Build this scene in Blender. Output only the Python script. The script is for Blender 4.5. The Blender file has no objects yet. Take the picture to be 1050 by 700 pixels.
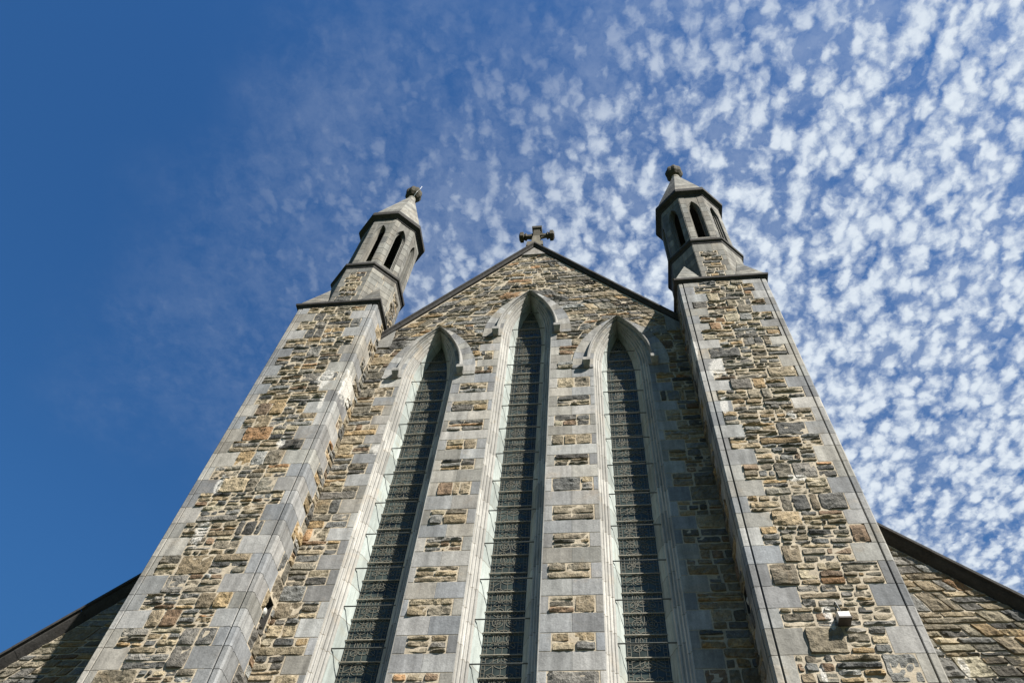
import bpy, bmesh, math, random
from mathutils import Vector, Matrix, noise
R = math.radians
rnd = random.Random(11)
scene = bpy.context.scene
C = scene.collection

# ------------------------------------------------------------------ camera
cam_d = bpy.data.cameras.new('camera'); cam = bpy.data.objects.new('camera', cam_d); C.objects.link(cam)
F = Vector((-0.109782918, 0.514253038, 0.850583049)); RT = Vector((0.992211378, 0.107374414, 0.063145206)); UP = Vector((0.058858242, -0.850890444, 0.522035592))
cam.matrix_world = Matrix(((RT.x, UP.x, -F.x, 1.79258), (RT.y, UP.y, -F.y, -10.0), (RT.z, UP.z, -F.z, 1.6), (0, 0, 0, 1)))
cam_d.sensor_width = 36; cam_d.lens = 815.85 / 1050 * 36; cam_d.clip_end = 6000; cam_d.clip_start = .05
scene.camera = cam

# ------------------------------------------------------------------ light
SUN_DIR = Vector((1.24, -1.0, 1.62)).normalized()
SUN_EL = math.asin(SUN_DIR.z); SUN_ROT = math.atan2(SUN_DIR.x, SUN_DIR.y)
sd = bpy.data.lights.new('sun', 'SUN'); sd.energy = 5.0; sd.angle = R(.53); sd.color = (1, .95, .87)
so = bpy.data.objects.new('sun', sd); C.objects.link(so); so.location = (30, -30, 50)
so.rotation_euler = (-SUN_DIR).to_track_quat('-Z', 'Y').to_euler()
scene.view_settings.view_transform = 'Standard'; scene.view_settings.look = 'None'
scene.view_settings.exposure = 1.3; scene.view_settings.gamma = 1; scene.view_settings.use_curve_mapping = False

class NT:
    """small node-tree helper"""
    def __init__(s, nt): s.t = nt
    def n(s, typ, **kw):
        nd = s.t.nodes.new(typ)
        for k, v in kw.items():
            if k == 'ins':
                for i, val in v.items():
                    if hasattr(val, 'is_output'): s.t.links.new(val, nd.inputs[i])
                    else: nd.inputs[i].default_value = val
            else: setattr(nd, k, v)
        return nd
    def math(s, op, a, b=0.0, c=None, clamp=False):
        d = {0: a, 1: b}
        if c is not None: d[2] = c
        return s.n('ShaderNodeMath', operation=op, use_clamp=clamp, ins=d).outputs[0]
    def vmath(s, op, a, b): return s.n('ShaderNodeVectorMath', operation=op, ins={0: a, 1: b})
    def noise(s, vec, scale, detail=3, rough=.55, dist=0, dim='3D'):
        return s.n('ShaderNodeTexNoise', noise_dimensions=dim, ins={'Vector': vec, 'Scale': scale, 'Detail': detail, 'Roughness': rough, 'Distortion': dist})
    def ramp(s, v, a, b, lo=0., hi=1., smooth=True):
        return s.n('ShaderNodeMapRange', interpolation_type='SMOOTHSTEP' if smooth else 'LINEAR', clamp=True, ins={0: v, 1: a, 2: b, 3: lo, 4: hi}).outputs[0]
    def mix(s, f, a, b, mode='MIX'):
        nd = s.n('ShaderNodeMix', data_type='RGBA', blend_type=mode)
        for i, val in ((0, f), (6, a), (7, b)):
            if hasattr(val, 'is_output'): s.t.links.new(val, nd.inputs[i])
            else: nd.inputs[i].default_value = val if i == 0 else (*val, 1)[:4]
        return nd.outputs[2]
    def link(s, a, b): s.t.links.new(a, b)

world = bpy.data.worlds.new('World'); scene.world = world; world.use_nodes = True
w = NT(world.node_tree); world.node_tree.nodes.clear()
sky = w.n('ShaderNodeTexSky', sky_type='NISHITA', sun_disc=False, sun_elevation=SUN_EL, sun_rotation=SUN_ROT, altitude=50, air_density=1.9, dust_density=.3, ozone_density=4.0)
tc = w.n('ShaderNodeTexCoord')
sep = w.n('ShaderNodeSeparateXYZ', ins={0: tc.outputs['Generated']})
zc = w.math('MAXIMUM', sep.outputs[2], .06)
px = w.math('DIVIDE', sep.outputs[0], zc); py = w.math('DIVIDE', sep.outputs[1], zc)
pl = w.n('ShaderNodeCombineXYZ', ins={0: px, 1: py, 2: 0.0}).outputs[0]
wob = w.noise(pl, 14, 3)
wobv = w.vmath('SCALE', w.vmath('SUBTRACT', wob.outputs['Color'], (.5, .5, .5)).outputs[0], (0, 0, 0)); wobv.inputs['Scale'].default_value = .024
wob2 = w.noise(pl, 75, 3)
wobv2 = w.vmath('SCALE', w.vmath('SUBTRACT', wob2.outputs['Color'], (.5, .5, .5)).outputs[0], (0, 0, 0)); wobv2.inputs['Scale'].default_value = .014
plw = w.vmath('ADD', w.vmath('ADD', pl, wobv.outputs[0]).outputs[0], wobv2.outputs[0]).outputs[0]
mp = w.n('ShaderNodeMapping', ins={0: plw, 2: (0, 0, R(-25)), 3: (1.0, .72, 1)}).outputs[0]
vor = w.n('ShaderNodeTexVoronoi', feature='SMOOTH_F1', ins={'Vector': mp, 'Scale': 46, 'Smoothness': .4, 'Randomness': 1.0}).outputs['Distance']
vor2 = w.n('ShaderNodeTexVoronoi', feature='SMOOTH_F1', ins={'Vector': mp, 'Scale': 92, 'Smoothness': .3, 'Randomness': 1.0}).outputs['Distance']
big = w.noise(pl, 5, 4, .5).outputs[0]
mid = w.noise(plw, 30, 5, .6).outputs[0]
fine = w.noise(plw, 120, 4, .65).outputs[0]
g = w.math('ADD', px, w.math('MULTIPLY', w.math('MINIMUM', py, .5), 1.2))
gg = w.math('ADD', g, w.math('MULTIPLY', w.math('SUBTRACT', w.noise(pl, 2.5, 3).outputs[0], .5), .7))
cover = w.ramp(gg, -.02, .95)
puff = w.math('ADD', w.math('MULTIPLY', w.math('SUBTRACT', .47, vor), 2.3), w.math('MULTIPLY', w.math('SUBTRACT', .42, vor2), 1.0))
dens = w.math('ADD', puff, w.math('MULTIPLY', w.math('SUBTRACT', mid, .5), .9))
dens = w.math('ADD', dens, w.math('MULTIPLY', w.math('SUBTRACT', big, .5), .45))
dens = w.math('ADD', dens, w.math('MULTIPLY', w.math('SUBTRACT', fine, .5), 1.1))
dens = w.math('ADD', dens, w.math('MULTIPLY', w.math('SUBTRACT', cover, .45), .30))
a = w.ramp(dens, -1.2, .62)
a = w.math('MULTIPLY', a, w.ramp(gg, -.12, .72, 0, .98))
veil = w.math('MULTIPLY', w.ramp(gg, -.26, .42), w.ramp(w.math('ADD', w.math('MULTIPLY', w.noise(plw, 7, 3, .6).outputs[0], .5), w.math('MULTIPLY', w.noise(plw, 34, 7, .68).outputs[0], .5)), .34, .68, .03, .36))
a = w.math('MAXIMUM', a, veil)
a = w.math('MULTIPLY', a, w.ramp(sep.outputs[2], .05, .2))
skyc = w.mix(1.0, sky.outputs[0], (.222, .50, .83), 'MULTIPLY')
low = w.ramp(sep.outputs[2], .0, .62, .22, 1.0)           # the blue deepens lower down; unseen low sky darkened too, to cut fill light
skyc = w.mix(1.0, skyc, w.n('ShaderNodeCombineXYZ', ins={0: low, 1: low, 2: low}).outputs[0], 'MULTIPLY')
cloudc = w.mix(w.ramp(dens, -.4, 1.1), (4.3, 5.0, 6.1), (6.3, 6.9, 7.5))
col = w.mix(a, skyc, cloudc)
bg = w.n('ShaderNodeBackground', ins={'Color': col, 'Strength': .05})
wo = w.n('ShaderNodeOutputWorld'); w.link(bg.outputs[0], wo.inputs[0])

# ------------------------------------------------------------------ materials
def lin(r, g_, b): return tuple(((c / 255 / 12.92) if c <= 10 else ((c / 255 + .055) / 1.055) ** 2.4) for c in (r, g_, b))
LIME = [(-4.22, -.85, 15.7, .28, .55), (4.12, -.85, 15.3, .28, .6), (4.05, -.85, 14.0, .14, .5), (-5.15, -.85, 11.1, .2, .5), (4.64, -.85, 9.16, .10, .28), (4.66, -.85, 9.0, .08, .2), (-4.05, -.85, 14.8, .10, .6), (-5.3, -.85, 12.3, .12, .45), (4.9, -.85, 11.9, .25, .12), (-4.5, -.85, 13.5, .18, .25), (3.76, -.7, 16, .1, .9), (-3.75, -.6, 15.6, .3, .9), (5.2, -.85, 13.6, .15, .2), (7.0, 1.2, 9.7, .12, .35), (7.35, 1.2, 9.0, .15, .3), (4.35, -.85, 8.2, .08, .3), (-2.9, 0, 14.2, .2, .3)]
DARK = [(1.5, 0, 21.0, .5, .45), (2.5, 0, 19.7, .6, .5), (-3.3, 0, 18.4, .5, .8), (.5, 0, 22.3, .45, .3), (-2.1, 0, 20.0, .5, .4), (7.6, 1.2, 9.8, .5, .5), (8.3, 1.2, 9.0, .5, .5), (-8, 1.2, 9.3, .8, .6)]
def spots(k, pos, pts, nse):
    out = None
    for (x, y, z, rx, rz) in pts:
        d = k.vmath('SUBTRACT', pos, (x, y, z)).outputs[0]
        d = k.vmath('MULTIPLY', d, (1 / rx, 1 / .5, 1 / rz)).outputs[0]
        l = k.n('ShaderNodeVectorMath', operation='LENGTH', ins={0: d}).outputs['Value']
        m = k.ramp(l, .1, 1.0, 1, 0, False)
        out = m if out is None else k.math('MAXIMUM', out, m)
    return k.ramp(k.math('ADD', out, k.math('MULTIPLY', k.math('SUBTRACT', nse, .5), 1.6)), .42, .62)
MATS = {}
def stone_mat(name, base=None, joints=0., tint=True, var=.35, fine_s=30, bump=.5, bumpd=.02, rough=.9, lime=False, dark=False, streak=0., mottle=(.55, 1.25)):
    m = bpy.data.materials.new(name); m.use_nodes = True; k = NT(m.node_tree); bs = m.node_tree.nodes['Principled BSDF']
    pos = k.n('ShaderNodeNewGeometry').outputs['Position']
    if tint: col = k.n('ShaderNodeAttribute', attribute_name='tint').outputs['Color']
    else: col = k.n('ShaderNodeRGB'); col.outputs[0].default_value = (*base, 1); col = col.outputs[0]
    n1 = k.noise(pos, 3.2, 6, .65).outputs[0]; n2 = k.noise(pos, fine_s, 5, .7).outputs[0]; n3 = k.noise(pos, 11, 4, .6).outputs[0]
    f = k.math('MULTIPLY', k.ramp(n1, .3, .7, mottle[0] + .2, mottle[1] - .05, False), k.ramp(n2, .25, .75, 1 - var, 1 + var, False))
    f = k.math('MULTIPLY', f, k.ramp(n3, .3, .7, 1 - var * .5, 1 + var * .5, False))
    if streak:
        st = k.vmath('MULTIPLY', pos, (7, 7, .7)).outputs[0]
        f = k.math('MULTIPLY', f, k.ramp(k.noise(st, 1, 4, .6).outputs[0], .3, .7, 1 - streak, 1 + streak * .6, False))
    cmb = k.n('ShaderNodeCombineXYZ', ins={0: f, 1: f, 2: f}).outputs[0]
    col = k.mix(1.0, col, cmb, 'MULTIPLY')
    # warm iron staining in broad irregular patches
    iron = k.ramp(k.noise(pos, 1.7, 5, .65, .6).outputs[0], .55, .75, 0, .30)
    col = k.mix(iron, col, k.mix(1.0, col, (1.25, .95, .62), 'MULTIPLY'))
    if joints:
        sz = k.n('ShaderNodeSeparateXYZ', ins={0: pos})
        zz = k.math('ADD', sz.outputs[2], k.math('MULTIPLY', k.math('FLOOR', k.math('MULTIPLY', sz.outputs[0], 1.794)), .23))
        blk = k.math('DIVIDE', zz, joints)
        rv = k.n('ShaderNodeTexWhiteNoise', noise_dimensions='1D', ins={'W': k.math('FLOOR', blk)}).outputs[0]
        tone = k.ramp(rv, 0, 1, .74, 1.12, False)
        col = k.mix(1.0, col, k.n('ShaderNodeCombineXYZ', ins={0: tone, 1: tone, 2: tone}).outputs[0], 'MULTIPLY')
        fr = k.math('FRACT', blk)
        col = k.mix(k.ramp(fr, .012 / joints, .018 / joints, .8, 0, False), col, (.13, .115, .09))
        grime = k.ramp(k.noise(k.vmath('MULTIPLY', pos, (16, 16, 1.1)).outputs[0], 1, 5, .65).outputs[0], .5, .72, 0, .55)
        col = k.mix(grime, col, (.10, .098, .088))
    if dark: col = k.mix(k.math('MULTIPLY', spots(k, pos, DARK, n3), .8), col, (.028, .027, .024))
    if lime:
        ln = k.noise(k.vmath('MULTIPLY', pos, (7, 7, 3.5)).outputs[0], 1, 5, .7).outputs[0]
        col = k.mix(k.math('MULTIPLY', spots(k, pos, LIME, ln), k.ramp(n2, .35, .62, .3, .95)), col, (.52, .50, .46))
    k.link(col, bs.inputs['Base Color']); bs.inputs['Roughness'].default_value = rough
    if 'Specular IOR Level' in bs.inputs: bs.inputs['Specular IOR Level'].default_value = .25
    h = k.math('ADD', k.math('MULTIPLY', n2, .6), k.math('MULTIPLY', n3, 1.0))
    b = k.n('ShaderNodeBump', ins={'Strength': bump, 'Distance': bumpd, 'Height': h}); k.link(b.outputs[0], bs.inputs['Normal'])
    MATS[name] = m; return m
M_RUB = stone_mat('rubble_stone', var=.42, fine_s=26, bump=.9, bumpd=.05, lime=True, dark=True)
M_ASH = stone_mat('dressed_limestone', var=.22, fine_s=34, bump=.5, bumpd=.014, lime=True, streak=.34, mottle=(.62, 1.2))
M_MOULD = stone_mat('carved_limestone', base=(.34, .33, .305), joints=.69, tint=False, var=.14, fine_s=40, bump=.3, bumpd=.012, streak=.22, mottle=(.7, 1.15))
M_REVEAL = stone_mat('copper_washed_limestone', base=(.285, .315, .297), joints=.69, tint=False, var=.12, fine_s=40, bump=.25, bumpd=.01, streak=.25, mottle=(.75, 1.15))
M_MORT = stone_mat('lime_mortar', base=(.35, .30, .225), tint=False, var=.25, fine_s=40, bump=.6, bumpd=.015, lime=True)
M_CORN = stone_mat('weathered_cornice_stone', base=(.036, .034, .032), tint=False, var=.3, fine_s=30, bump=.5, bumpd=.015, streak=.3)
M_TUR = stone_mat('turret_limestone', var=.18, fine_s=30, bump=.4, bumpd=.015, streak=.38, mottle=(.6, 1.15))
M_LICH = stone_mat('lichen_stone', base=(.05, .045, .032), tint=False, var=.4, fine_s=25, bump=.7, bumpd=.02)
M_SLATE = stone_mat('roof_slate', base=(.07, .075, .085), tint=False, var=.2, fine_s=20, rough=.6)
def plain(name, col, rough=.5, metal=0., nscale=30, var=.25):
    m = bpy.data.materials.new(name); m.use_nodes = True; k = NT(m.node_tree); bs = m.node_tree.nodes['Principled BSDF']
    pos = k.n('ShaderNodeNewGeometry').outputs['Position']
    f = k.ramp(k.noise(pos, nscale, 4).outputs[0], .3, .7, 1 - var, 1 + var, False)
    cm = k.n('ShaderNodeCombineXYZ', ins={0: f, 1: f, 2: f}).outputs[0]
    k.link(k.mix(1.0, col, cm, 'MULTIPLY'), bs.inputs['Base Color']); bs.inputs['Roughness'].default_value = rough; bs.inputs['Metallic'].default_value = metal
    return m
M_IRON = plain('painted_iron', (.055, .06, .055), .6)
M_TIE = plain('bronze_tie', (.2, .185, .14), .6)
M_LEAD = plain('lead_came', (.11, .105, .08), .65, nscale=60, var=.4)
M_GLASS = plain('leaded_glass', (.034, .043, .038), .22, nscale=2.6, var=.75)
M_GLASS.node_tree.nodes['Principled BSDF'].inputs['Specular IOR Level'].default_value = .22
M_WHITE = plain('pale_lamp_casing', (.34, .34, .32), .4)
M_STEEL = plain('galvanised_rod', (.62, .62, .6), .35, .3)
M_BOX = plain('grey_box_metal', (.42, .41, .38), .5)
M_BOXD = plain('dark_box_base', (.05, .04, .032), .7)  # dark brown for the plate under the box
M_GRASS = plain('lawn', (.035, .06, .018), .9, nscale=6, var=.4)
M_PAVE = plain('tarmac', (.06, .06, .058), .85, nscale=4, var=.3)

# ------------------------------------------------------------------ mesh helpers
class MB:
    def __init__(s): s.v = []; s.f = []; s.c = []; s.m = []; s.mats = []
    def mi(s, m):
        if m not in s.mats: s.mats.append(m)
        return s.mats.index(m)
    def add(s, vs, fs, mat, col=(.4, .4, .4)):
        o = len(s.v); i = s.mi(mat)
        s.v += [tuple(p) for p in vs]; s.c += [col] * len(vs)
        for f in fs: s.f.append(tuple(q + o for q in f)); s.m.append(i)
    def build(s, name, parent=None, smooth=False):
        me = bpy.data.meshes.new(name); me.from_pydata(s.v, [], s.f)
        for m in s.mats: me.materials.append(m)
        me.polygons.foreach_set('material_index', s.m)
        at = me.attributes.new('tint', 'FLOAT_COLOR', 'POINT')
        at.data.foreach_set('color', [x for c in s.c for x in (*c, 1.)])
        if smooth: me.polygons.foreach_set('use_smooth', [True] * len(me.polygons))
        me.update(); bm = bmesh.new(); bm.from_mesh(me); bmesh.ops.recalc_face_normals(bm, faces=bm.faces); bm.to_mesh(me); bm.free()
        o = bpy.data.objects.new(name, me); C.objects.link(o); o.parent = parent
        return o
BOXF = [(0, 1, 2, 3), (7, 6, 5, 4), (0, 4, 5, 1), (1, 5, 6, 2), (2, 6, 7, 3), (3, 7, 4, 0)]
def box(mb, x0, x1, y0, y1, z0, z1, mat, col=(.4, .4, .4)):
    mb.add([(x0, y0, z0), (x1, y0, z0), (x1, y1, z0), (x0, y1, z0), (x0, y0, z1), (x1, y0, z1), (x1, y1, z1), (x0, y1, z1)], BOXF, mat, col)
def prism(mb, poly, z0, z1, mat, col=(.4, .4, .4)):
    n = len(poly); vs = [(x, y, z0) for x, y in poly] + [(x, y, z1) for x, y in poly]
    mb.add(vs, [tuple(range(n))[::-1], tuple(range(n, 2 * n))] + [(i, (i + 1) % n, n + (i + 1) % n, n + i) for i in range(n)], mat, col)
def loft(mb, rings, mat, col=(.4, .4, .4), close=True, caps=True):
    n = len(rings[0]); vs = [p for r in rings for p in r]; fs = []
    for k in range(len(rings) - 1):
        for i in range(n if close else n - 1):
            j = (i + 1) % n; fs.append((k * n + i, k * n + j, (k + 1) * n + j, (k + 1) * n + i))
    if caps and close: fs += [tuple(range(n))[::-1], tuple(range((len(rings) - 1) * n, len(rings) * n))]
    mb.add(vs, fs, mat, col)
def tube(mb, pts, r, mat, seg=6, col=(.4, .4, .4)):
    rings = []
    for i, p in enumerate(pts):
        p = Vector(p); t = (Vector(pts[min(i + 1, len(pts) - 1)]) - Vector(pts[max(i - 1, 0)])).normalized()
        u = t.cross(Vector((0, 0, 1)) if abs(t.z) < .9 else Vector((1, 0, 0))).normalized(); v = t.cross(u)
        rings.append([p + (u * math.cos(2 * math.pi * k / seg) + v * math.sin(2 * math.pi * k / seg)) * r for k in range(seg)])
    loft(mb, rings, mat, col)
def lathe(mb, prof, cx, cy, mat, seg=16, col=(.4, .4, .4), lobes=0, amp=0):
    rings = []
    for r, z in prof:
        rings.append([(cx + r * (1 + amp * math.cos(lobes * t)) * math.cos(t), cy + r * (1 + amp * math.cos(lobes * t)) * math.sin(t), z) for t in [2 * math.pi * k / seg for k in range(seg)]])
    loft(mb, rings, mat, col)

# stone colours: per-stone base colour
def var(c, a=.25, hue=.025):
    k = 1 + rnd.uniform(-a, a); h = rnd.uniform(-hue, hue); return tuple(max(.01, x * k * (1 + h * q)) for x, q in zip(c, (1, 0, -1)))
PAL = [((.18, .16, .122), 7), ((.24, .20, .138), 8), ((.285, .23, .148), 5), ((.30, .215, .115), 2.4), ((.155, .148, .132), 5), ((.092, .09, .082), 3),
       ((.335, .285, .195), 2.6), ((.30, .18, .092), .8), ((.22, .212, .19), 4), ((.20, .138, .088), 2.0)]
def rub_col(area=.1):
    ks = [wt * (.15 if (c_[0] > 2.1 * c_[2] and area > .14) else 1) for c_, wt in PAL]
    c = rnd.choices([p for p, _ in PAL], ks)[0]
    return tuple(.80 * q for q in var(c, .30, .05))
def ash_col(): return var(rnd.choice([(.235, .232, .222), (.205, .206, .203), (.265, .258, .24), (.18, .183, .185), (.25, .24, .215), (.225, .215, .19)]), .26, .03)

def rstone(mb, q, mp, col, depth, mat=None, amp=1.0):
    """rock-faced stone on quad q=((ul,ur) at v0,(ul,ur) at v1, v0, v1); mp(u,v,d)->world"""
    (a0, b0), (a1, b1), v0, v1 = q
    wd = max(b0 - a0, b1 - a1); ht = v1 - v0
    if wd < .05 or ht < .04: return
    cell = .06
    nu = max(2, min(11, int(wd / cell))); nv = max(2, min(7, int(ht / cell)))
    ins_u = min(.016 / max(wd, .05), .2); ins_v = min(.014 / ht, .2)
    us = [0] + [ins_u + (1 - 2 * ins_u) * i / nu for i in range(nu + 1)] + [1]
    vs_ = [0] + [ins_v + (1 - 2 * ins_v) * i / nv for i in range(nv + 1)] + [1]
    seed = Vector((rnd.uniform(0, 90), rnd.uniform(0, 90), rnd.uniform(0, 90)))
    tu, tv = rnd.uniform(-.018, .018), rnd.uniform(-.02, .014)
    verts = []
    N, Mn = len(us), len(vs_)
    for j, t in enumerate(vs_):
        a, b = a0 + (a1 - a0) * t, b0 + (b1 - b0) * t
        for i, s in enumerate(us):
            u = a + (b - a) * s; v = v0 + ht * t
            eu = min(s, 1 - s) * wd; ev = min(t, 1 - t) * ht; e = min(eu, ev)
            P = Vector((u, v, 0)) + seed
            edge = (i in (0, 1, N - 1, N - 2)) or (j in (0, 1, Mn - 1, Mn - 2))
            if edge:   # ragged outline and rounded corners
                cr = max(0, .03 - math.hypot(eu, ev)) * .4
                u += noise.noise(P * 7) * .016 + (cr if s < .5 else -cr); v += noise.noise(P * 7 + Vector((31, 7, 3))) * .013 + (cr if t < .5 else -cr)
            if i in (0, N - 1) or j in (0, Mn - 1): d = -.035
            else:
                k = min(1, e / .03)
                d = depth * (.5 + .5 * k) + (.25 + .75 * k) * amp * 1.35 * (noise.noise(P * 3.6) * .024 + (.012 - abs(noise.noise(Vector((P.x * 7, P.y * 11, P.z)))) * .045) + noise.noise(P * 21) * .009) + k * (tu * (s - .5) * 2 + tv * (t - .5) * 2)
                d = max(d, -.004)
            verts.append(mp(u, v, d))
    fs = [(j * N + i, j * N + i + 1, (j + 1) * N + i + 1, (j + 1) * N + i) for j in range(Mn - 1) for i in range(N - 1)]
    mb.add(verts, fs, mat or M_RUB, col)

def ashlar(mb, q, mp, col, d=.002, back=-.04, bev=.003, mat=None):
    (a0, b0), (a1, b1), v0, v1 = q
    if min(b0 - a0, b1 - a1) < .01 and max(b0 - a0, b1 - a1) < .03: return
    g_ = .0055
    a0 += g_; b0 -= g_; a1 += g_; b1 -= g_; v0 += g_; v1 -= g_
    back_ = [mp(a0, v0, back), mp(b0, v0, back), mp(b1, v1, back), mp(a1, v1, back)]
    mid_ = [mp(a0, v0, d - bev), mp(b0, v0, d - bev), mp(b1, v1, d - bev), mp(a1, v1, d - bev)]
    fr = [mp(a0 + bev, v0 + bev, d), mp(b0 - bev, v0 + bev, d), mp(b1 - bev, v1 - bev, d), mp(a1 + bev, v1 - bev, d)]
    fs = [(8, 9, 10, 11)]
    for i in range(4):
        j = (i + 1) % 4; fs += [(i, j, 4 + j, 4 + i), (4 + i, 4 + j, 8 + j, 8 + i)]
    mb.add(back_ + mid_ + fr, fs, mat or M_ASH, col)

GAP = .011
def rubble_row(mb, A, B, v0, v1, mp, thin=1.0, big=1.0):
    """fill the strip between edge functions A(v), B(v) with squared rubble"""
    if B(v0) - A(v0) < .06 and B(v1) - A(v1) < .06: return
    L = max(B(v0) - A(v0), B(v1) - A(v1)); lo = min(A(v0), A(v1)) if L > 0 else 0
    cuts = []; u = 0.
    while u < L - .02:
        wd = rnd.uniform(.30, .95) * big
        if L - u - wd < .22: wd = L - u
        cuts.append((u / L, min(1, (u + wd) / L))); u += wd
    def ed(t, v):
        a, b = A(v), max(A(v), B(v))
        return a + (b - a) * t
    H = v1 - v0
    for (t0, t1) in cuts:
        r = rnd.random()
        n = 1 if (H < .2 or r < .22) else (2 if r < .72 or H < .3 else 3)
        n = max(1, int(round(n * thin))) if H > .22 else n
        hs = [rnd.uniform(.5, 1.2) for _ in range(n)]; tot = sum(hs); z = v0
        for h in hs:
            h = h / tot * H; za, zb = z + GAP / 2, z + h - GAP / 2; z += h
            w0 = (t1 - t0) * L
            m = 1 if (w0 < .42 or rnd.random() < .35) else (2 if rnd.random() < .75 else 3)
            cu = sorted([0, 1] + [min(.85, max(.15, (i + 1) / m + rnd.uniform(-.14, .14))) for i in range(m - 1)])
            for i in range(m):
                s0, s1 = t0 + (t1 - t0) * cu[i], t0 + (t1 - t0) * cu[i + 1]
                rstone(mb, ((ed(s0, za) + GAP / 2, ed(s1, za) - GAP / 2), (ed(s0, zb) + GAP / 2, ed(s1, zb) - GAP / 2), za, zb), mp, rub_col((s1 - s0) * L * h), rnd.uniform(.002, .026))

def rows(z0, z1, lo=.31, hi=.40, r=None):
    r = r or rnd; out = []; z = z0
    while z < z1 - .01:
        h = r.uniform(lo, hi)
        if z1 - z - h < lo * .6: h = z1 - z
        out.append((z, z + h)); z += h
    return out

def fill_curve(loops, extr):
    """flat plate with holes from 2-D loops, thickness 2*extr; returns verts, faces"""
    cu = bpy.data.curves.new('tmp', 'CURVE'); cu.dimensions = '2D'; cu.fill_mode = 'BOTH'; cu.extrude = extr
    for lp in loops:
        sp = cu.splines.new('POLY'); sp.points.add(len(lp) - 1); sp.use_cyclic_u = True
        for i, (x, y) in enumerate(lp): sp.points[i].co = (x, y, 0, 1)
    o = bpy.data.objects.new('tmp', cu); C.objects.link(o)
    dg = bpy.context.evaluated_depsgraph_get(); me = bpy.data.meshes.new_from_object(o.evaluated_get(dg))
    vs = [v.co.copy() for v in me.vertices]; fs = [tuple(p.vertices) for p in me.polygons]
    bpy.data.objects.remove(o); bpy.data.curves.remove(cu); bpy.data.meshes.remove(me)
    return vs, fs

# ------------------------------------------------------------------ church
church = bpy.data.objects.new('church', None); C.objects.link(church)
church['label'] = 'tall rubble stone church front with three lancet windows and twin octagonal turrets'; church['category'] = 'church'
A_, B_ = 3.734, 5.839            # buttress edges
YB = -.82                        # buttress front plane
CX = (A_ + B_) / 2; CY = .23     # turret axis
ZB = 19.03                       # buttress head
WS = 2.229                       # window spacing
WIN = [(-WS, 16.9), (0, 18.55), (WS, 16.9)]
SILL = 4.6
def arch_h(hw): return 1.69 + .40 * hw
def arch_c(hw): h = arch_h(hw); return (h * h - hw * hw) / (2 * hw)
def arch_hw(hw, dz):
    """half width of the arch of springing half-width hw at height dz above the springing"""
    if dz <= 0: return hw
    if dz >= arch_h(hw): return 0.
    c = arch_c(hw); r = hw + c
    return max(0, math.sqrt(max(0, r * r - dz * dz)) - c)
def arch_path(hw, cx, zs, z0, n=14, jn=1):
    c = arch_c(hw); r = hw + c; th = math.asin(min(1, arch_h(hw) / r))
    pts = [(cx - hw, z0 + (zs - z0) * i / jn) for i in range(jn)]
    pts += [(cx + c - r * math.cos(th * i / n), zs + r * math.sin(th * i / n)) for i in range(n + 1)]
    return pts + [(2 * cx - x, z) for x, z in reversed(pts[:-1])]

APEX = 23.8; SLP = 1.32
def gable_u(z): return max(0, (23.42 - z) / SLP)
YW = 0.0
# --- gable wall
gw = MB()
loops = [[(-3.95, -.3), (3.95, -.3), (3.95, 18.3), (0, 23.45), (-3.95, 18.3)]]
for cx, zs in WIN: loops.append(arch_path(.605, cx, zs, SILL))
vs, fs = fill_curve(loops, .45)
gw.add([(p.x, .4535 + p.z, p.y) for p in vs], fs, M_MORT)
mpw = lambda u, v, d: (u, YW - d, v)
band = 1.10
rws = rows(.0, 23.3, .29, .38)
for ri, (z0, z1) in enumerate(rws):
    zm = (z0 + z1) / 2; long = ri % 2
    lim = (lambda v: -min(A_ + .02, gable_u(v)), lambda v: min(A_ + .02, gable_u(v)))
    edges = [lim[0]]
    for cx, zs in WIN:
        if z0 < SILL - .1: continue
        if z1 <= zs + .0:                       # jamb stones
            wl, wr = (.43, .41) if long else (.14, .14)
            wl += rnd.uniform(-.05, .07); wr += rnd.uniform(-.05, .07)
            inn_l = cx > -WS + .1; inn_r = cx < WS - .1    # neighbours a pier with another window
            if long:
                if inn_l: wl = .505
                if inn_r: wr = .505
            if z0 > 7.2 or True:
                xl, xr = cx - .613, cx + .613
                ashlar(gw, ((xl - wl, xl), (xl - wl, xl), z0, z1), mpw, ash_col())
                ashlar(gw, ((xr, xr + wr), (xr, xr + wr), z0, z1), mpw, ash_col())
            edges += [(lambda v, e=cx - .613 - wl: e), (lambda v, e=cx + .613 + wr: e)]
        else:
            edges += [(lambda v, c=cx, s=zs: c - arch_hw(band, v - s) + .03), (lambda v, c=cx, s=zs: c + arch_hw(band, v - s) - .03)]
            if z0 >= zs + arch_h(band): edges = edges[:-2]
    edges.append(lim[1])
    for i in range(0, len(edges), 2):
        a, b = edges[i], edges[i + 1]
        A2 = (lambda v, a=a: max(a(v), lim[0](v))); B2 = (lambda v, b=b: min(b(v), lim[1](v)))
        L = B2(z0) - A2(z0)
        if L < .12 and B2(z1) - A2(z1) < .12:
            continue
        rubble_row(gw, A2, B2, z0, z1, mpw, thin=1.25 if z0 > 17.5 else 1.0, big=1.0)
gwall = gw.build('gable_wall', church)

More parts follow.
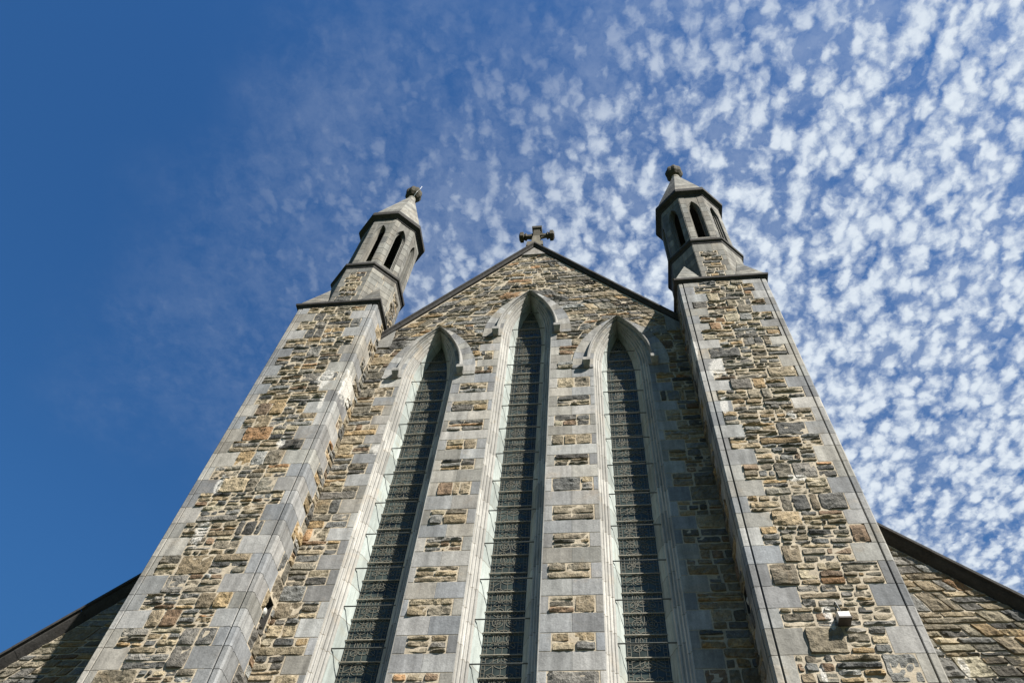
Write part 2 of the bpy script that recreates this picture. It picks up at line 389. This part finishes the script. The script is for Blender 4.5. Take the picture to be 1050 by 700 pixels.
# --- lancet windows
prof = [(.625, -.003), (.606, .0), (.602, .035), (.585, .045), (.568, .04), (.560, .05), (.556, .095), (.540, .105), (.520, .098), (.508, .105), (.504, .15), (.488, .16), (.470, .152), (.452, .155), (.446, .175), (.44, .21)]
prof_in = [(.44, .21), (.41, .235), (.365, .35), (.325, .42), (.325, .60)]
for wi, (cx, zs) in enumerate(WIN):
    mb = MB()
    for pr, mt in ((prof, M_MOULD), (prof_in, M_REVEAL)):
        loft(mb, [[(x, y, z) for x, z in arch_path(hw, cx, zs, SILL, 16, 1)] for hw, y in pr], mt, close=False)
    # sill
    mb.add([(cx - .72, -.10, SILL - .28), (cx + .72, -.10, SILL - .28), (cx + .72, -.10, SILL - .1), (cx - .72, -.10, SILL - .1), (cx - .62, .62, SILL - .28), (cx + .62, .62, SILL - .28), (cx + .62, .62, SILL + .12), (cx - .62, .62, SILL + .12)],
           [(0, 1, 2, 3), (2, 6, 7, 3)[::1], (0, 4, 5, 1), (1, 5, 6, 2), (0, 3, 7, 4)], M_MOULD)
    win = mb.build('lancet_window', church)
    win['label'] = ['left lancet window', 'taller middle lancet window', 'right lancet window half in shadow'][wi]
    # jamb joints are part of the surround: bed joints as thin shadow grooves come from separate voussoirs below
    vb = MB(); n = 9
    po, pi = arch_path(band, cx, zs, zs - .12, n, 1), arch_path(.625, cx, zs, zs - .12, n, 1)
    for i in range(len(po) - 1):
        o0, o1, i0, i1 = po[i], po[i + 1], pi[i], pi[i + 1]
        sh = .012
        def lerp(p, q, t): return (p[0] + (q[0] - p[0]) * t, p[1] + (q[1] - p[1]) * t)
        quad = [lerp(i0, i1, sh), lerp(i0, i1, 1 - sh), lerp(o0, o1, 1 - sh), lerp(o0, o1, sh)]
        col = ash_col(); d = .022 + rnd.uniform(-.002, .002)
        vb.add([(x, .03, z) for x, z in quad] + [(x, -d, z) for x, z in quad], BOXF, M_ASH, col)
    vb.build('voussoir_arch', win)
    hm = MB()
    hp = [(.70, -.0), (.705, -.06), (.722, -.075), (.727, -.13), (.752, -.135), (.77, -.115), (.80, -.03), (.80, -.0)]
    loft(hm, [[(x, y, z) for x, z in arch_path(hw, cx, zs, zs, 16, 1)] for hw, y in hp], M_ASH, (.24, .235, .22), close=False)
    hood = hm.build('hood_mould', win)
    for s in (-1, 1):
        st = MB(); x = cx + s * .765
        loft(st, [[(x - .075, -.165, zs + .10), (x + .075, -.165, zs + .10), (x + .075, .02, zs + .10), (x - .075, .02, zs + .10)],
                  [(x - .085, -.18, zs + .06), (x + .085, -.18, zs + .06), (x + .085, .02, zs + .06), (x - .085, .02, zs + .06)],
                  [(x - .085, -.18, zs - .03), (x + .085, -.18, zs - .03), (x + .085, .02, zs - .03), (x - .085, .02, zs - .03)],
                  [(x - .06, -.08, zs - .13), (x + .06, -.08, zs - .13), (x + .075, .02, zs - .13), (x - .075, .02, zs - .13)]], M_ASH, (.23, .225, .21))
        st.build('label_stop', hood)
    gl = MB(); vs, fs = fill_curve([arch_path(.335, cx, zs, SILL)], .012)
    gl.add([(p.x, .432 + p.z, p.y) for p in vs], fs, M_GLASS); gl.build('glass_pane', win)
    # ornamental lead pattern, panel by panel
    ld = MB(); zb = 9.2 if wi == 1 else 9.52
    def ribbon(pts, wd=.007, y=.412):
        for (x0, z0), (x1, z1) in zip(pts[:-1], pts[1:]):
            dx, dz = x1 - x0, z1 - z0; l = math.hypot(dx, dz) or 1; nx, nz = -dz / l * wd, dx / l * wd
            mid = ((x0 + x1) / 2 - cx); zz = (z0 + z1) / 2
            if abs(mid) > arch_hw(.34, zz - zs) - .004: continue
            ld.add([(x0 + nx, y, z0 + nz), (x1 + nx, y, z1 + nz), (x1 - nx, y, z1 - nz), (x0 - nx, y, z0 - nz),
                    (x0 + nx, y + .008, z0 + nz), (x1 + nx, y + .008, z1 + nz), (x1 - nx, y + .008, z1 - nz), (x0 - nx, y + .008, z0 - nz)], BOXF, M_LEAD)
    def circ(x, z, r, a0=0, a1=360, n=14, wd=.007): ribbon([(x + r * math.cos(R(a0 + (a1 - a0) * i / n)), z + r * math.sin(R(a0 + (a1 - a0) * i / n))) for i in range(n + 1)], wd)
    ph = .41; z = zb - ph * math.floor((zb - SILL) / ph)
    k = 0
    while z < zs + arch_h(.345):
        zc_ = z + ph / 2; kind = k % 4
        for x in (-.30, -.245, -.12, 0, .12, .245, .30): ribbon([(cx + x, z), (cx + x, z + ph)], .0032)
        for q in range(0, 6):
            ribbon([(cx - .30, z + ph * q / 6), (cx - .245, z + ph * q / 6)], .0032); ribbon([(cx + .245, z + ph * q / 6), (cx + .30, z + ph * q / 6)], .0032)
        for q in (1, 2): ribbon([(cx - .245, z + ph * q / 3), (cx + .245, z + ph * q / 3)], .0032)
        if kind in (0, 2):
            circ(cx, zc_, .165, wd=.005); circ(cx, zc_, .10, wd=.004)
            for a in (45, 135, 225, 315):
                ribbon([(cx + .10 * math.cos(R(a)), zc_ + .10 * math.sin(R(a))), (cx + .29 * math.cos(R(a)), zc_ + .26 * math.sin(R(a)))], .0045)
                circ(cx + .2 * math.cos(R(a)), zc_ + .19 * math.sin(R(a)), .06, n=9, wd=.004)
            for a in (0, 90, 180, 270): circ(cx + .12 * math.cos(R(a)), zc_ + .12 * math.sin(R(a)), .07, a + 60, a + 300, 9, .004)
        elif kind == 1:
            for sx in (-1, 1):
                circ(cx + sx * .20, zc_, .15, 90 if sx > 0 else -90, 270 if sx > 0 else 90, 10, .0045)
                for sz in (-1, 1): circ(cx + sx * .11, zc_ + sz * .1, .09, n=10, wd=.0045); circ(cx + sx * .11, zc_ + sz * .1, .045, n=8, wd=.004)
        else:
            for q in range(-1, 2):
                ribbon([(cx - .245, zc_ + q * .11 - .07), (cx, zc_ + q * .06 + .07), (cx + .245, zc_ + q * .06 - .07)], .004)
            circ(cx, zc_, .13, wd=.005); circ(cx, zc_, .06, wd=.004)
        z += ph; k += 1
    ld.build('leadwork', win)
    # saddle bars: front guard bars every 0.82 m and bronze ties on the glass every 0.41 m
    z = zb - .82 * 5
    while z < zs + 1.45:
        hw = arch_hw(.44, z - zs)
        if hw > .08:
            b = MB(); tube(b, [(cx - hw - .02, .20, z), (cx + hw + .015, .20, z)], .0115, M_IRON)
            b.build('saddle_bar', win)
        for q in (-.105, .305):
            hw = arch_hw(.335, z + q - zs)
            if hw > .06 and z + q < zs + 1.5:
                b = MB(); box(b, cx - hw, cx + hw, .388, .405, z + q - .007, z + q + .007, M_TIE); b.build('glazing_bar', win)
        z += .82

# --- gable coping and cross
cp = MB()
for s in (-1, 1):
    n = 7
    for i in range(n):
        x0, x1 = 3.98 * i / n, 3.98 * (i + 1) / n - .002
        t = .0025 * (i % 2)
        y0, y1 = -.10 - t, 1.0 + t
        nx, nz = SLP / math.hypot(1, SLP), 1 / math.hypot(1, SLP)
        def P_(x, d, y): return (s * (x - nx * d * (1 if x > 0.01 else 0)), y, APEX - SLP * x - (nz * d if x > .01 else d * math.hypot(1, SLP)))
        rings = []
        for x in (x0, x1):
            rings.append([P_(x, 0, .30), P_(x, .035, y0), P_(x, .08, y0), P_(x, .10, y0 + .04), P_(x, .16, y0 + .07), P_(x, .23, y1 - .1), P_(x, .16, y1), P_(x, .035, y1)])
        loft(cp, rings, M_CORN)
    # dressed kneeler stone at the foot of the coping
    x0 = 3.74
    pts = [(x0, 18.15), (x0 - .34, 18.15), (x0 - .34, 23.42 - SLP * (x0 - .34)), (x0, 23.42 - SLP * x0)]
    q = [(s * x, -.05, z) for x, z in pts] + [(s * x, .02, z) for x, z in pts]
    cp.add(q, BOXF, M_ASH, (.2, .195, .18))
# small apex stone
cp.add([(-.34, -.052, 22.95), (.34, -.052, 22.95), (0, -.052, 23.4), (-.34, .02, 22.95), (.34, .02, 22.95), (0, .02, 23.4)], [(0, 1, 2), (3, 5, 4), (0, 3, 4, 1), (1, 4, 5, 2), (2, 5, 3, 0)], M_ASH, (.21, .2, .185))
cp.build('gable_coping', church)

cr = MB(); cy0, cy1 = .10, .34
def cbox(x0, x1, z0, z1, y0=cy0, y1=cy1, m=M_LICH): box(cr, x0, x1, y0, y1, z0, z1, m)
loft(cr, [[(-.26, -.06, 23.6), (.26, -.06, 23.6), (.26, .5, 23.6), (-.26, .5, 23.6)], [(-.24, -.04, 23.95), (.24, -.04, 23.95), (.24, .48, 23.95), (-.24, .48, 23.95)], [(-.14, .08, 24.2), (.14, .08, 24.2), (.14, .36, 24.2), (-.14, .36, 24.2)], [(-.11, .11, 24.9), (.11, .11, 24.9), (.11, .33, 24.9), (-.11, .33, 24.9)]], M_TUR, (.125, .112, .085))
cbox(-.10, .10, 24.88, 25.55, .115, .325)
for s in (-1, 1):
    loft(cr, [[(s * .07, .15, 25.03), (s * .07, .29, 25.03), (s * .07, .29, 25.21), (s * .07, .15, 25.21)], [(s * .30, .16, 25.05), (s * .30, .28, 25.05), (s * .30, .28, 25.19), (s * .30, .16, 25.19)],
              [(s * .34, .12, 24.99), (s * .34, .32, 24.99), (s * .34, .32, 25.25), (s * .34, .12, 25.25)], [(s * .40, .15, 25.03), (s * .40, .29, 25.03), (s * .40, .29, 25.21), (s * .40, .15, 25.21)],
              [(s * .42, .09, 24.95), (s * .42, .35, 24.95), (s * .42, .35, 25.29), (s * .42, .09, 25.29)], [(s * .52, .09, 24.96), (s * .52, .35, 24.96), (s * .52, .35, 25.28), (s * .52, .09, 25.28)], [(s * .56, .15, 25.04), (s * .56, .29, 25.04), (s * .56, .29, 25.2), (s * .56, .15, 25.2)]], M_LICH)
    tube(cr, [(s * (.33 - .24 * math.sin(R(a))) , .22, 24.79 + .24 * math.cos(R(a)) ) for a in range(0, 91, 15)], .05, M_LICH, 6)
    tube(cr, [(s * (.33 - .24 * math.sin(R(a))) , .22, 25.45 - .24 * math.cos(R(a)) ) for a in range(0, 91, 15)], .05, M_LICH, 6)
loft(cr, [[(x, y, z) for x, y in ((-h, .22 - h), (h, .22 - h), (h, .22 + h), (-h, .22 + h))] for h, z in ((.10, 25.5), (.15, 25.58), (.16, 25.72), (.11, 25.80))], M_LICH)
cro = cr.build('gable_cross', church)
for v in cro.data.vertices:
    if v.co.z > 23.8: v.co.z = 23.8 + (v.co.z - 23.8) * .78

# --- buttresses
def quoin(mb, X, sx, Lf, Ls, z0, z1, col, y=YB):
    """corner stone with a rolled and rebated arris; X corner, sx = inward direction along the front"""
    pl_ = [(Lf, 0), (.146, 0), (.142, .05), (.122, .05), (.118, .010), (.110, .006), (.035, .006), (.006, .035), (.006, .110), (.010, .118), (.05, .122), (.05, .142), (0, .146), (0, Ls), (.22, Ls), (.22, .22), (Lf, .22)]
    g_ = .005
    prism(mb, [(X + sx * p, y + q) for p, q in pl_], z0 + g_, z1 - g_, M_ASH, col)
NICHE = (9.62, 10.15, -.34, -.09)
for s in (-1, 1):
    mb = MB(); xi, xo = s * A_, s * B_
    e = .003; ch = .26
    def core(z0, z1, cut=False):
        pts = [(xi + s * e, YB + ch), (xi + s * ch, YB + e), (xo - s * ch, YB + e), (xo - s * e, YB + ch), (xo - s * e, 1.28), (xi + s * e, 1.28)]
        if cut: pts = pts[:-1] + [(xi + s * e, 1.28), (xi + s * e, NICHE[3]), (xi + s * .6, NICHE[3]), (xi + s * .6, NICHE[2]), (xi + s * e, NICHE[2])]
        prism(mb, pts, z0, z1, M_MORT)
    core(-.3, NICHE[0]); core(NICHE[0], NICHE[1], True); core(NICHE[1], ZB)
    mpf = lambda u, v, d: (u, YB - d, v)
    mpi = lambda u, v, d: (xi - s * d, u, v)
    mpo = lambda u, v, d: (xo + s * d, u, v)
    qs, qs2 = MB(), MB()
    rw = rows(.0, ZB - .02, .31, .43)
    for ri, (z0, z1) in enumerate(rw):
        lng = ri % 2; jit = rnd.uniform(-.07, .09)
        li = (.53 if lng else .28) + jit; lo_ = (.51 if lng else .28) + rnd.uniform(-.09, .09)
        si = (.36 if lng else .60) + rnd.uniform(-.04, .04); so_ = (.36 if lng else .62)
        if z1 > 9.3 and z0 < 10.4: si = min(si, .46)
        quoin(qs, xi, s, li, si, z0, z1, ash_col()); quoin(qs2, xo, -s, lo_, so_, z0, z1, ash_col())
        a, b = sorted((xi + s * li, xo - s * lo_))
        rubble_row(mb, lambda v: a + .004, lambda v: b - .004, z0, z1, mpf, thin=1.35, big=.8)
        u0 = YB + si + .004; zz0, zz1 = z0, z1
        if z1 > NICHE[0] and z0 < NICHE[1]:        # around the small recess
            if NICHE[2] - u0 > .07: rubble_row(mb, lambda v: u0, lambda v: NICHE[2], z0, z1, mpi)
            if -.02 - NICHE[3] > .05: rubble_row(mb, lambda v: NICHE[3], lambda v: 0, z0, z1, mpi)
            if z0 < NICHE[0] - .06: rubble_row(mb, lambda v: NICHE[2], lambda v: NICHE[3], z0, NICHE[0], mpi)
            if z1 > NICHE[1] + .06: rubble_row(mb, lambda v: NICHE[2], lambda v: NICHE[3], NICHE[1], z1, mpi)
        else: rubble_row(mb, lambda v: u0, lambda v: 0.0, z0, z1, mpi)
        if z0 > 6: rubble_row(mb, lambda v: YB + so_ + .004, lambda v: 1.2, z0, z1, mpo)
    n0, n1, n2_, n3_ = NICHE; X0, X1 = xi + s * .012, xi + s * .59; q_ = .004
    mb.add([(x, y, z) for x in (X0, X1) for (y, z) in ((n2_ + q_, n0 + q_), (n3_ - q_, n0 + q_), (n3_ - q_, n1 - q_), (n2_ + q_, n1 - q_))], [(4, 5, 6, 7), (0, 1, 5, 4), (1, 2, 6, 5), (2, 3, 7, 6), (3, 0, 4, 7)], M_CORN)  # dark lining added inside the recess, its shade put into the stone colour
    bt = mb.build('buttress', church); bt['label'] = 'left buttress in full sun' if s < 0 else 'right buttress with shaded inner side'
    qs.build('quoin_column', bt); qs2.build('quoin_column', bt)
    cn = MB()
    def sq(h, z): return [(s * CX - h, CY - h, z), (s * CX + h, CY - h, z), (s * CX + h, CY + h, z), (s * CX - h, CY + h, z)]
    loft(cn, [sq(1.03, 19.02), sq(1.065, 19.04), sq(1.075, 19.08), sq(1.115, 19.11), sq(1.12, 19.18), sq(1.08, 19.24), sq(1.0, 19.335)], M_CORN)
    cn.build('cornice', bt)

# --- turrets
def octa(cx, ap, z):
    r = ap / math.cos(R(22.5)); return [(cx + r * math.cos(R(22.5 + 45 * k)), CY + r * math.sin(R(22.5 + 45 * k)), z) for k in range(8)]
def face_map(cx, ap, k):
    """map on octagon face k (angle 45k): u along the face, v up, d outward"""
    th = R(45 * k); nx, ny = math.cos(th), math.sin(th); tx, ty = -ny, nx
    return lambda u, v, d: (cx + nx * (ap + d) + tx * u, CY + ny * (ap + d) + ty * u, v)
def tur_col(): return var(rnd.choice([(.17, .165, .145), (.13, .127, .115), (.19, .183, .16), (.145, .138, .12)]), .24)
tl, tpi = None, None
for s in (-1, 1):
    cx = s * CX; tb = MB(); ap0 = .935
    loft(tb, [octa(cx, ap0 - .004, 19.2), octa(cx, ap0 - .004, 21.5)], M_MORT)
    rw = rows(19.25, 21.42, .25, .31)
    hf = ap0 * math.tan(R(22.5))
    for ri, (z0, z1) in enumerate(rw):
        for k in range(8):
            mp = face_map(cx, ap0, k)
            if k % 2 == 0 and 0 < ri < len(rw) - 1:
                wl = .19 if (ri + k // 2) % 2 else .12; wr = .19 if (ri + k // 2) % 2 == 0 else .12
                ashlar(tb, ((-hf, -hf + wl), (-hf, -hf + wl), z0, z1), mp, tur_col(), mat=M_TUR); ashlar(tb, ((hf - wr, hf), (hf - wr, hf), z0, z1), mp, tur_col(), mat=M_TUR)
                rubble_row(tb, lambda v: -hf + wl + .005, lambda v: hf - wr - .005, z0, z1, mp)
            else:
                j = rnd.uniform(-.15, .15)
                ashlar(tb, ((-hf, j), (-hf, j), z0, z1), mp, tur_col(), mat=M_TUR); ashlar(tb, ((j, hf), (j, hf), z0, z1), mp, tur_col(), mat=M_TUR)
    for qx in (-1, 1):
        for qy in (-1, 1):      # broaches: sloped spurs from the square pier to the octagon
            o1 = (cx + qx * (hf + .01), CY + qy * (ap0 + .03), 19.33); o2 = (cx + qx * (ap0 + .03), CY + qy * (hf + .01), 19.33)
            cn_ = (cx + qx * 1.045, CY + qy * 1.045, 19.33); apx = (cx + qx * .672, CY + qy * .672, 20.72); bk = (cx + qx * .3, CY + qy * .3, 19.33)
            nst = 5                # coursed spur: stacked slices with fine joints
            for q in range(nst):
                t0, t1 = q / nst, (q + 1) / nst - .012
                L3 = lambda p, t: tuple(p[i] + (apx[i] - p[i]) * t for i in range(3))
                i0 = [L3(o1, t0), L3(cn_, t0), L3(o2, t0), L3(bk, t0)]; i1 = [L3(o1, t1), L3(cn_, t1), L3(o2, t1), L3(bk, t1)]
                loft(tb, [i0, i1], M_TUR, tur_col())
    tu = tb.build('turret', church); tu['label'] = 'left turret' if s < 0 else 'right turret'
    sc = MB(); loft(sc, [octa(cx, .93, 21.40), octa(cx, .955, 21.45), octa(cx, .965, 21.51), octa(cx, 1.005, 21.54), octa(cx, 1.015, 21.62), octa(cx, .90, 21.78), octa(cx, .80, 21.79)], M_CORN); sc.build('string_course', tu)
    # belfry stage with a pointed opening in each face
    bf = MB(); ap = .86; hb = ap * math.tan(R(22.5)); z0, z1 = 21.76, 25.06
    def op(hw, zb, zs, h):
        c = (h * h - hw * hw) / (2 * hw); r = hw + c; th = math.asin(min(1, h / r))
        lf = [(c - r * math.cos(th * i / 8), zs + r * math.sin(th * i / 8)) for i in range(9)]
        return [(-hw, zb)] + lf + [(-x, z) for x, z in reversed(lf[:-1])] + [(hw, zb)]
    plates = []
    for (dep, thick, hw, hh) in ((0, .05, .175, hb), (.05, .05, .150, hb), (.10, .10, .118, hb)):
        ht = (ap - dep) * math.tan(R(22.5))
        vs, fs = fill_curve([[(-ht, z0), (ht, z0), (ht, z1), (-ht, z1)], op(hw, 22.02 + dep * .6, 24.05, .62)], thick / 2)
        plates.append((dep, thick, vs, fs))
    for k in range(8):
        for (dep, thick, vs, fs) in plates:
            mp = face_map(cx, ap - dep - thick / 2, k)
            bf.add([mp(p.x, p.y, p.z) for p in vs], fs, M_TUR, tur_col())
        # coursed ashlar strips beside the opening, proud by a few mm
        mp = face_map(cx, ap, k)
        for (q0, q1) in rows(z0, z1, .30, .42):
            for sd_ in (-1, 1):
                iw = .175
                if q0 > 24.66: a, b = sorted((0, sd_ * hb))
                else:
                    zz = max(0, q1 - 24.05); iw = .182
                    a, b = sorted((sd_ * iw, sd_ * hb))
                ashlar(bf, ((a, b), (a, b), q0, q1), mp, tur_col(), d=.008, back=-.03, bev=.005, mat=M_TUR)
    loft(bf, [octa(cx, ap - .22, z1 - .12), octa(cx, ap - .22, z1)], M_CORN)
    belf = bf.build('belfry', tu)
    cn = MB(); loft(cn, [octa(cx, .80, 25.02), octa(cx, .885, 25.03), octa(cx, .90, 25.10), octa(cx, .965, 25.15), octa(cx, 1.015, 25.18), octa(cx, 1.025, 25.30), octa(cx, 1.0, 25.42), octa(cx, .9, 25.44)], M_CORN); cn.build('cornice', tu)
    sp = MB(); n = 11
    for i in range(n):
        t0, t1 = i / n, (i + 1) / n
        r0, r1 = .965 + (.13 - .965) * t0, .965 + (.13 - .965) * t1; za, zb_ = 25.42 + 3.5 * t0, 25.42 + 3.5 * t1
        for k in range(8):
            c = tur_col(); o0, o1 = octa(cx, r0, za + .004), octa(cx, r1 + .004, zb_ - .004); j = (k + 1) % 8
            sp.add([o0[k], o0[j], o1[j], o1[k], (cx, CY, za + .004), (cx, CY, zb_ - .004)], [(0, 1, 2, 3), (0, 4, 1), (3, 2, 5)], M_TUR, c)
    loft(sp, [octa(cx, .95, 25.42), octa(cx, .12, 28.9)], M_TUR, (.2, .19, .17))
    sp.build('spire', tu)
    fn = MB()
    lathe(fn, [(.12, 28.86), (.15, 28.92), (.155, 29.0), (.12, 29.06), (.11, 29.14)], cx, CY, M_TUR, 16, (.22, .21, .18))
    lathe(fn, [(.10, 29.12), (.19, 29.18), (.27, 29.30), (.295, 29.42), (.30, 29.52), (.27, 29.68), (.20, 29.80), (.12, 29.86), (.09, 29.95), (.03, 29.98)], cx, CY, M_LICH, 32, (.4, .4, .4), 8, .06)
    fin = fn.build('ball_finial', tu)
    if s < 0:
        lr = MB(); tube(lr, [(cx + .10, CY - .12, 28.95), (cx + .20, CY - .22, 29.12), (cx + .31, CY - .25, 29.4), (cx + .34, CY - .25, 29.62)], .009, M_STEEL)
        lr.build('lightning_rod', tu)

# --- aisle walls with sloping copings
YA = 1.2
for s in (-1, 1):
    mb = MB(); top = lambda x: 13.55 - (x - 5.84)        # coping top line
    wt = lambda x: top(x) - .36
    pts = [(5.6, -.3), (13.0, -.3), (13.0, wt(13.0)), (5.6, wt(5.6))]
    q = [(s * x, YA + .012, z) for x, z in pts] + [(s * x, YA + .8, z) for x, z in pts]
    mb.add(q, BOXF, M_MORT)
    mp = lambda u, v, d: (u, YA - d, v)
    for (z0, z1) in rows(4.0, 13.2, .24, .42):
        ein = 5.84; eo = lambda v: min(13.0, 13.18 - v + 5.84)
        if s > 0: rubble_row(mb, lambda v: ein, eo, z0, z1, mp, thin=.9, big=1.15)
        else: rubble_row(mb, lambda v: -eo(v), lambda v: -ein, z0, z1, mp, thin=.9, big=1.15)
    # one dressed string of stones
    aw = mb.build('aisle_wall', church); aw['label'] = 'left aisle wall partly in buttress shadow' if s < 0 else 'right aisle wall with lime streaks'
    cpg = MB(); n = 9
    for i in range(n):
        x0, x1 = 5.7 + 7.5 * i / n, 5.7 + 7.5 * (i + 1) / n - .0015; t = .003 * (i % 2); y0 = YA - .16 - t; y1 = YA + .9
        def P2(x, d, y): return (s * (x - d * .7071), y, top(x) - d * .7071)
        loft(cpg, [[P2(x, 0, YA + .4), P2(x, .03, y0), P2(x, .08, y0), P2(x, .085, y0 + .05), P2(x, .12, y0 + .055), P2(x, .17, y0 + .10), P2(x, .24, y0 + .18), P2(x, .24, y1), P2(x, .03, y1)] for x in (x0, x1)], M_CORN)
    cpg.build('aisle_coping', aw)
# --- body of the church behind the front
nb = MB()
box(nb, -4.6, 4.6, 1.30, 42, -.3, 17.4, M_MORT); 
for s in (-1, 1): box(nb, min(s * 4.65, s * 12.6), max(s * 4.65, s * 12.6), YA + .81, 42, -.3, 6.6, M_MORT)
nb.build('nave_body', church)
rf = MB()
loft(rf, [[(-4.9, y, 17.2), (0, y, 23.3), (4.9, y, 17.2), (4.9, y, 16.9), (-4.9, y, 16.9)] for y in (.92, 42)], M_SLATE)
for s in (-1, 1): loft(rf, [[(s * 4.62, y, 14.45), (s * 12.9, y, 6.25), (s * 12.9, y, 6.0), (s * 4.62, y, 14.1)] for y in (YA + .85, 42)], M_SLATE)
rf.build('slate_roof', church)

# ------------------------------------------------------------------ small fixtures on the wall
def lamp(s, label):
    e = bpy.data.objects.new('wall_lamp', None); C.objects.link(e); x = s * A_
    e.location = (0, 0, 0); e['label'] = label; e['category'] = 'lamp'
    b = MB(); box(b, min(x + s * .02, x + s * .25), max(x + s * .02, x + s * .25), -.26, -.22, 9.775, 9.812, M_IRON)
    b.build('bracket', e)
    l = MB(); lathe(l, [(.02, 9.81), (.045, 9.82), (.07, 9.86), (.075, 9.90), (.062, 9.945), (.035, 9.965), (.0, 9.97)], x + s * .07, -.24, M_WHITE, 16)
    l.build('lamp_globe', e, True)
lamp(-1, 'small round pale lamp in a dark recess on the sunlit side of the left buttress')
lamp(1, 'small round pale lamp on the shaded side of the right buttress')
wb = bpy.data.objects.new('wall_box', None); C.objects.link(wb); wb['label'] = 'small pale grey metal box on the right buttress front beside a white lime stain'; wb['category'] = 'wall box'
b = MB(); loft(b, [[(4.735, YB - .17, 8.965), (4.885, YB - .17, 8.965), (4.885, YB, 8.955), (4.735, YB, 8.955)], [(4.735, YB - .15, 9.065), (4.885, YB - .15, 9.065), (4.885, YB, 9.10), (4.735, YB, 9.10)]], M_BOX); b.build('housing', wb)
b = MB(); box(b, 4.728, 4.892, YB - .18, YB, 8.938, 8.962, M_BOXD); b.build('base_plate', wb)
b = MB(); tube(b, [(4.81, YB - .03, 9.09), (4.81, YB - .035, 9.2), (4.79, YB - .03, 9.32), (4.79, YB + .05, 9.36)], .009, M_IRON); b.build('cable', wb)

# ------------------------------------------------------------------ ground
def struct(name, mb):
    o = mb.build(name); o['kind'] = 'structure'; return o
gr = MB(); gr.add([(-1500, -1500, 0), (1500, -1500, 0), (1500, 1500, 0), (-1500, 1500, 0)], [(0, 1, 2, 3)], M_GRASS); struct('ground', gr)
pv = MB(); pv.add([(-16, -14, .004), (16, -14, .004), (16, 1.1, .004), (-16, 1.1, .004)], [(0, 1, 2, 3)], M_PAVE); struct('path', pv)
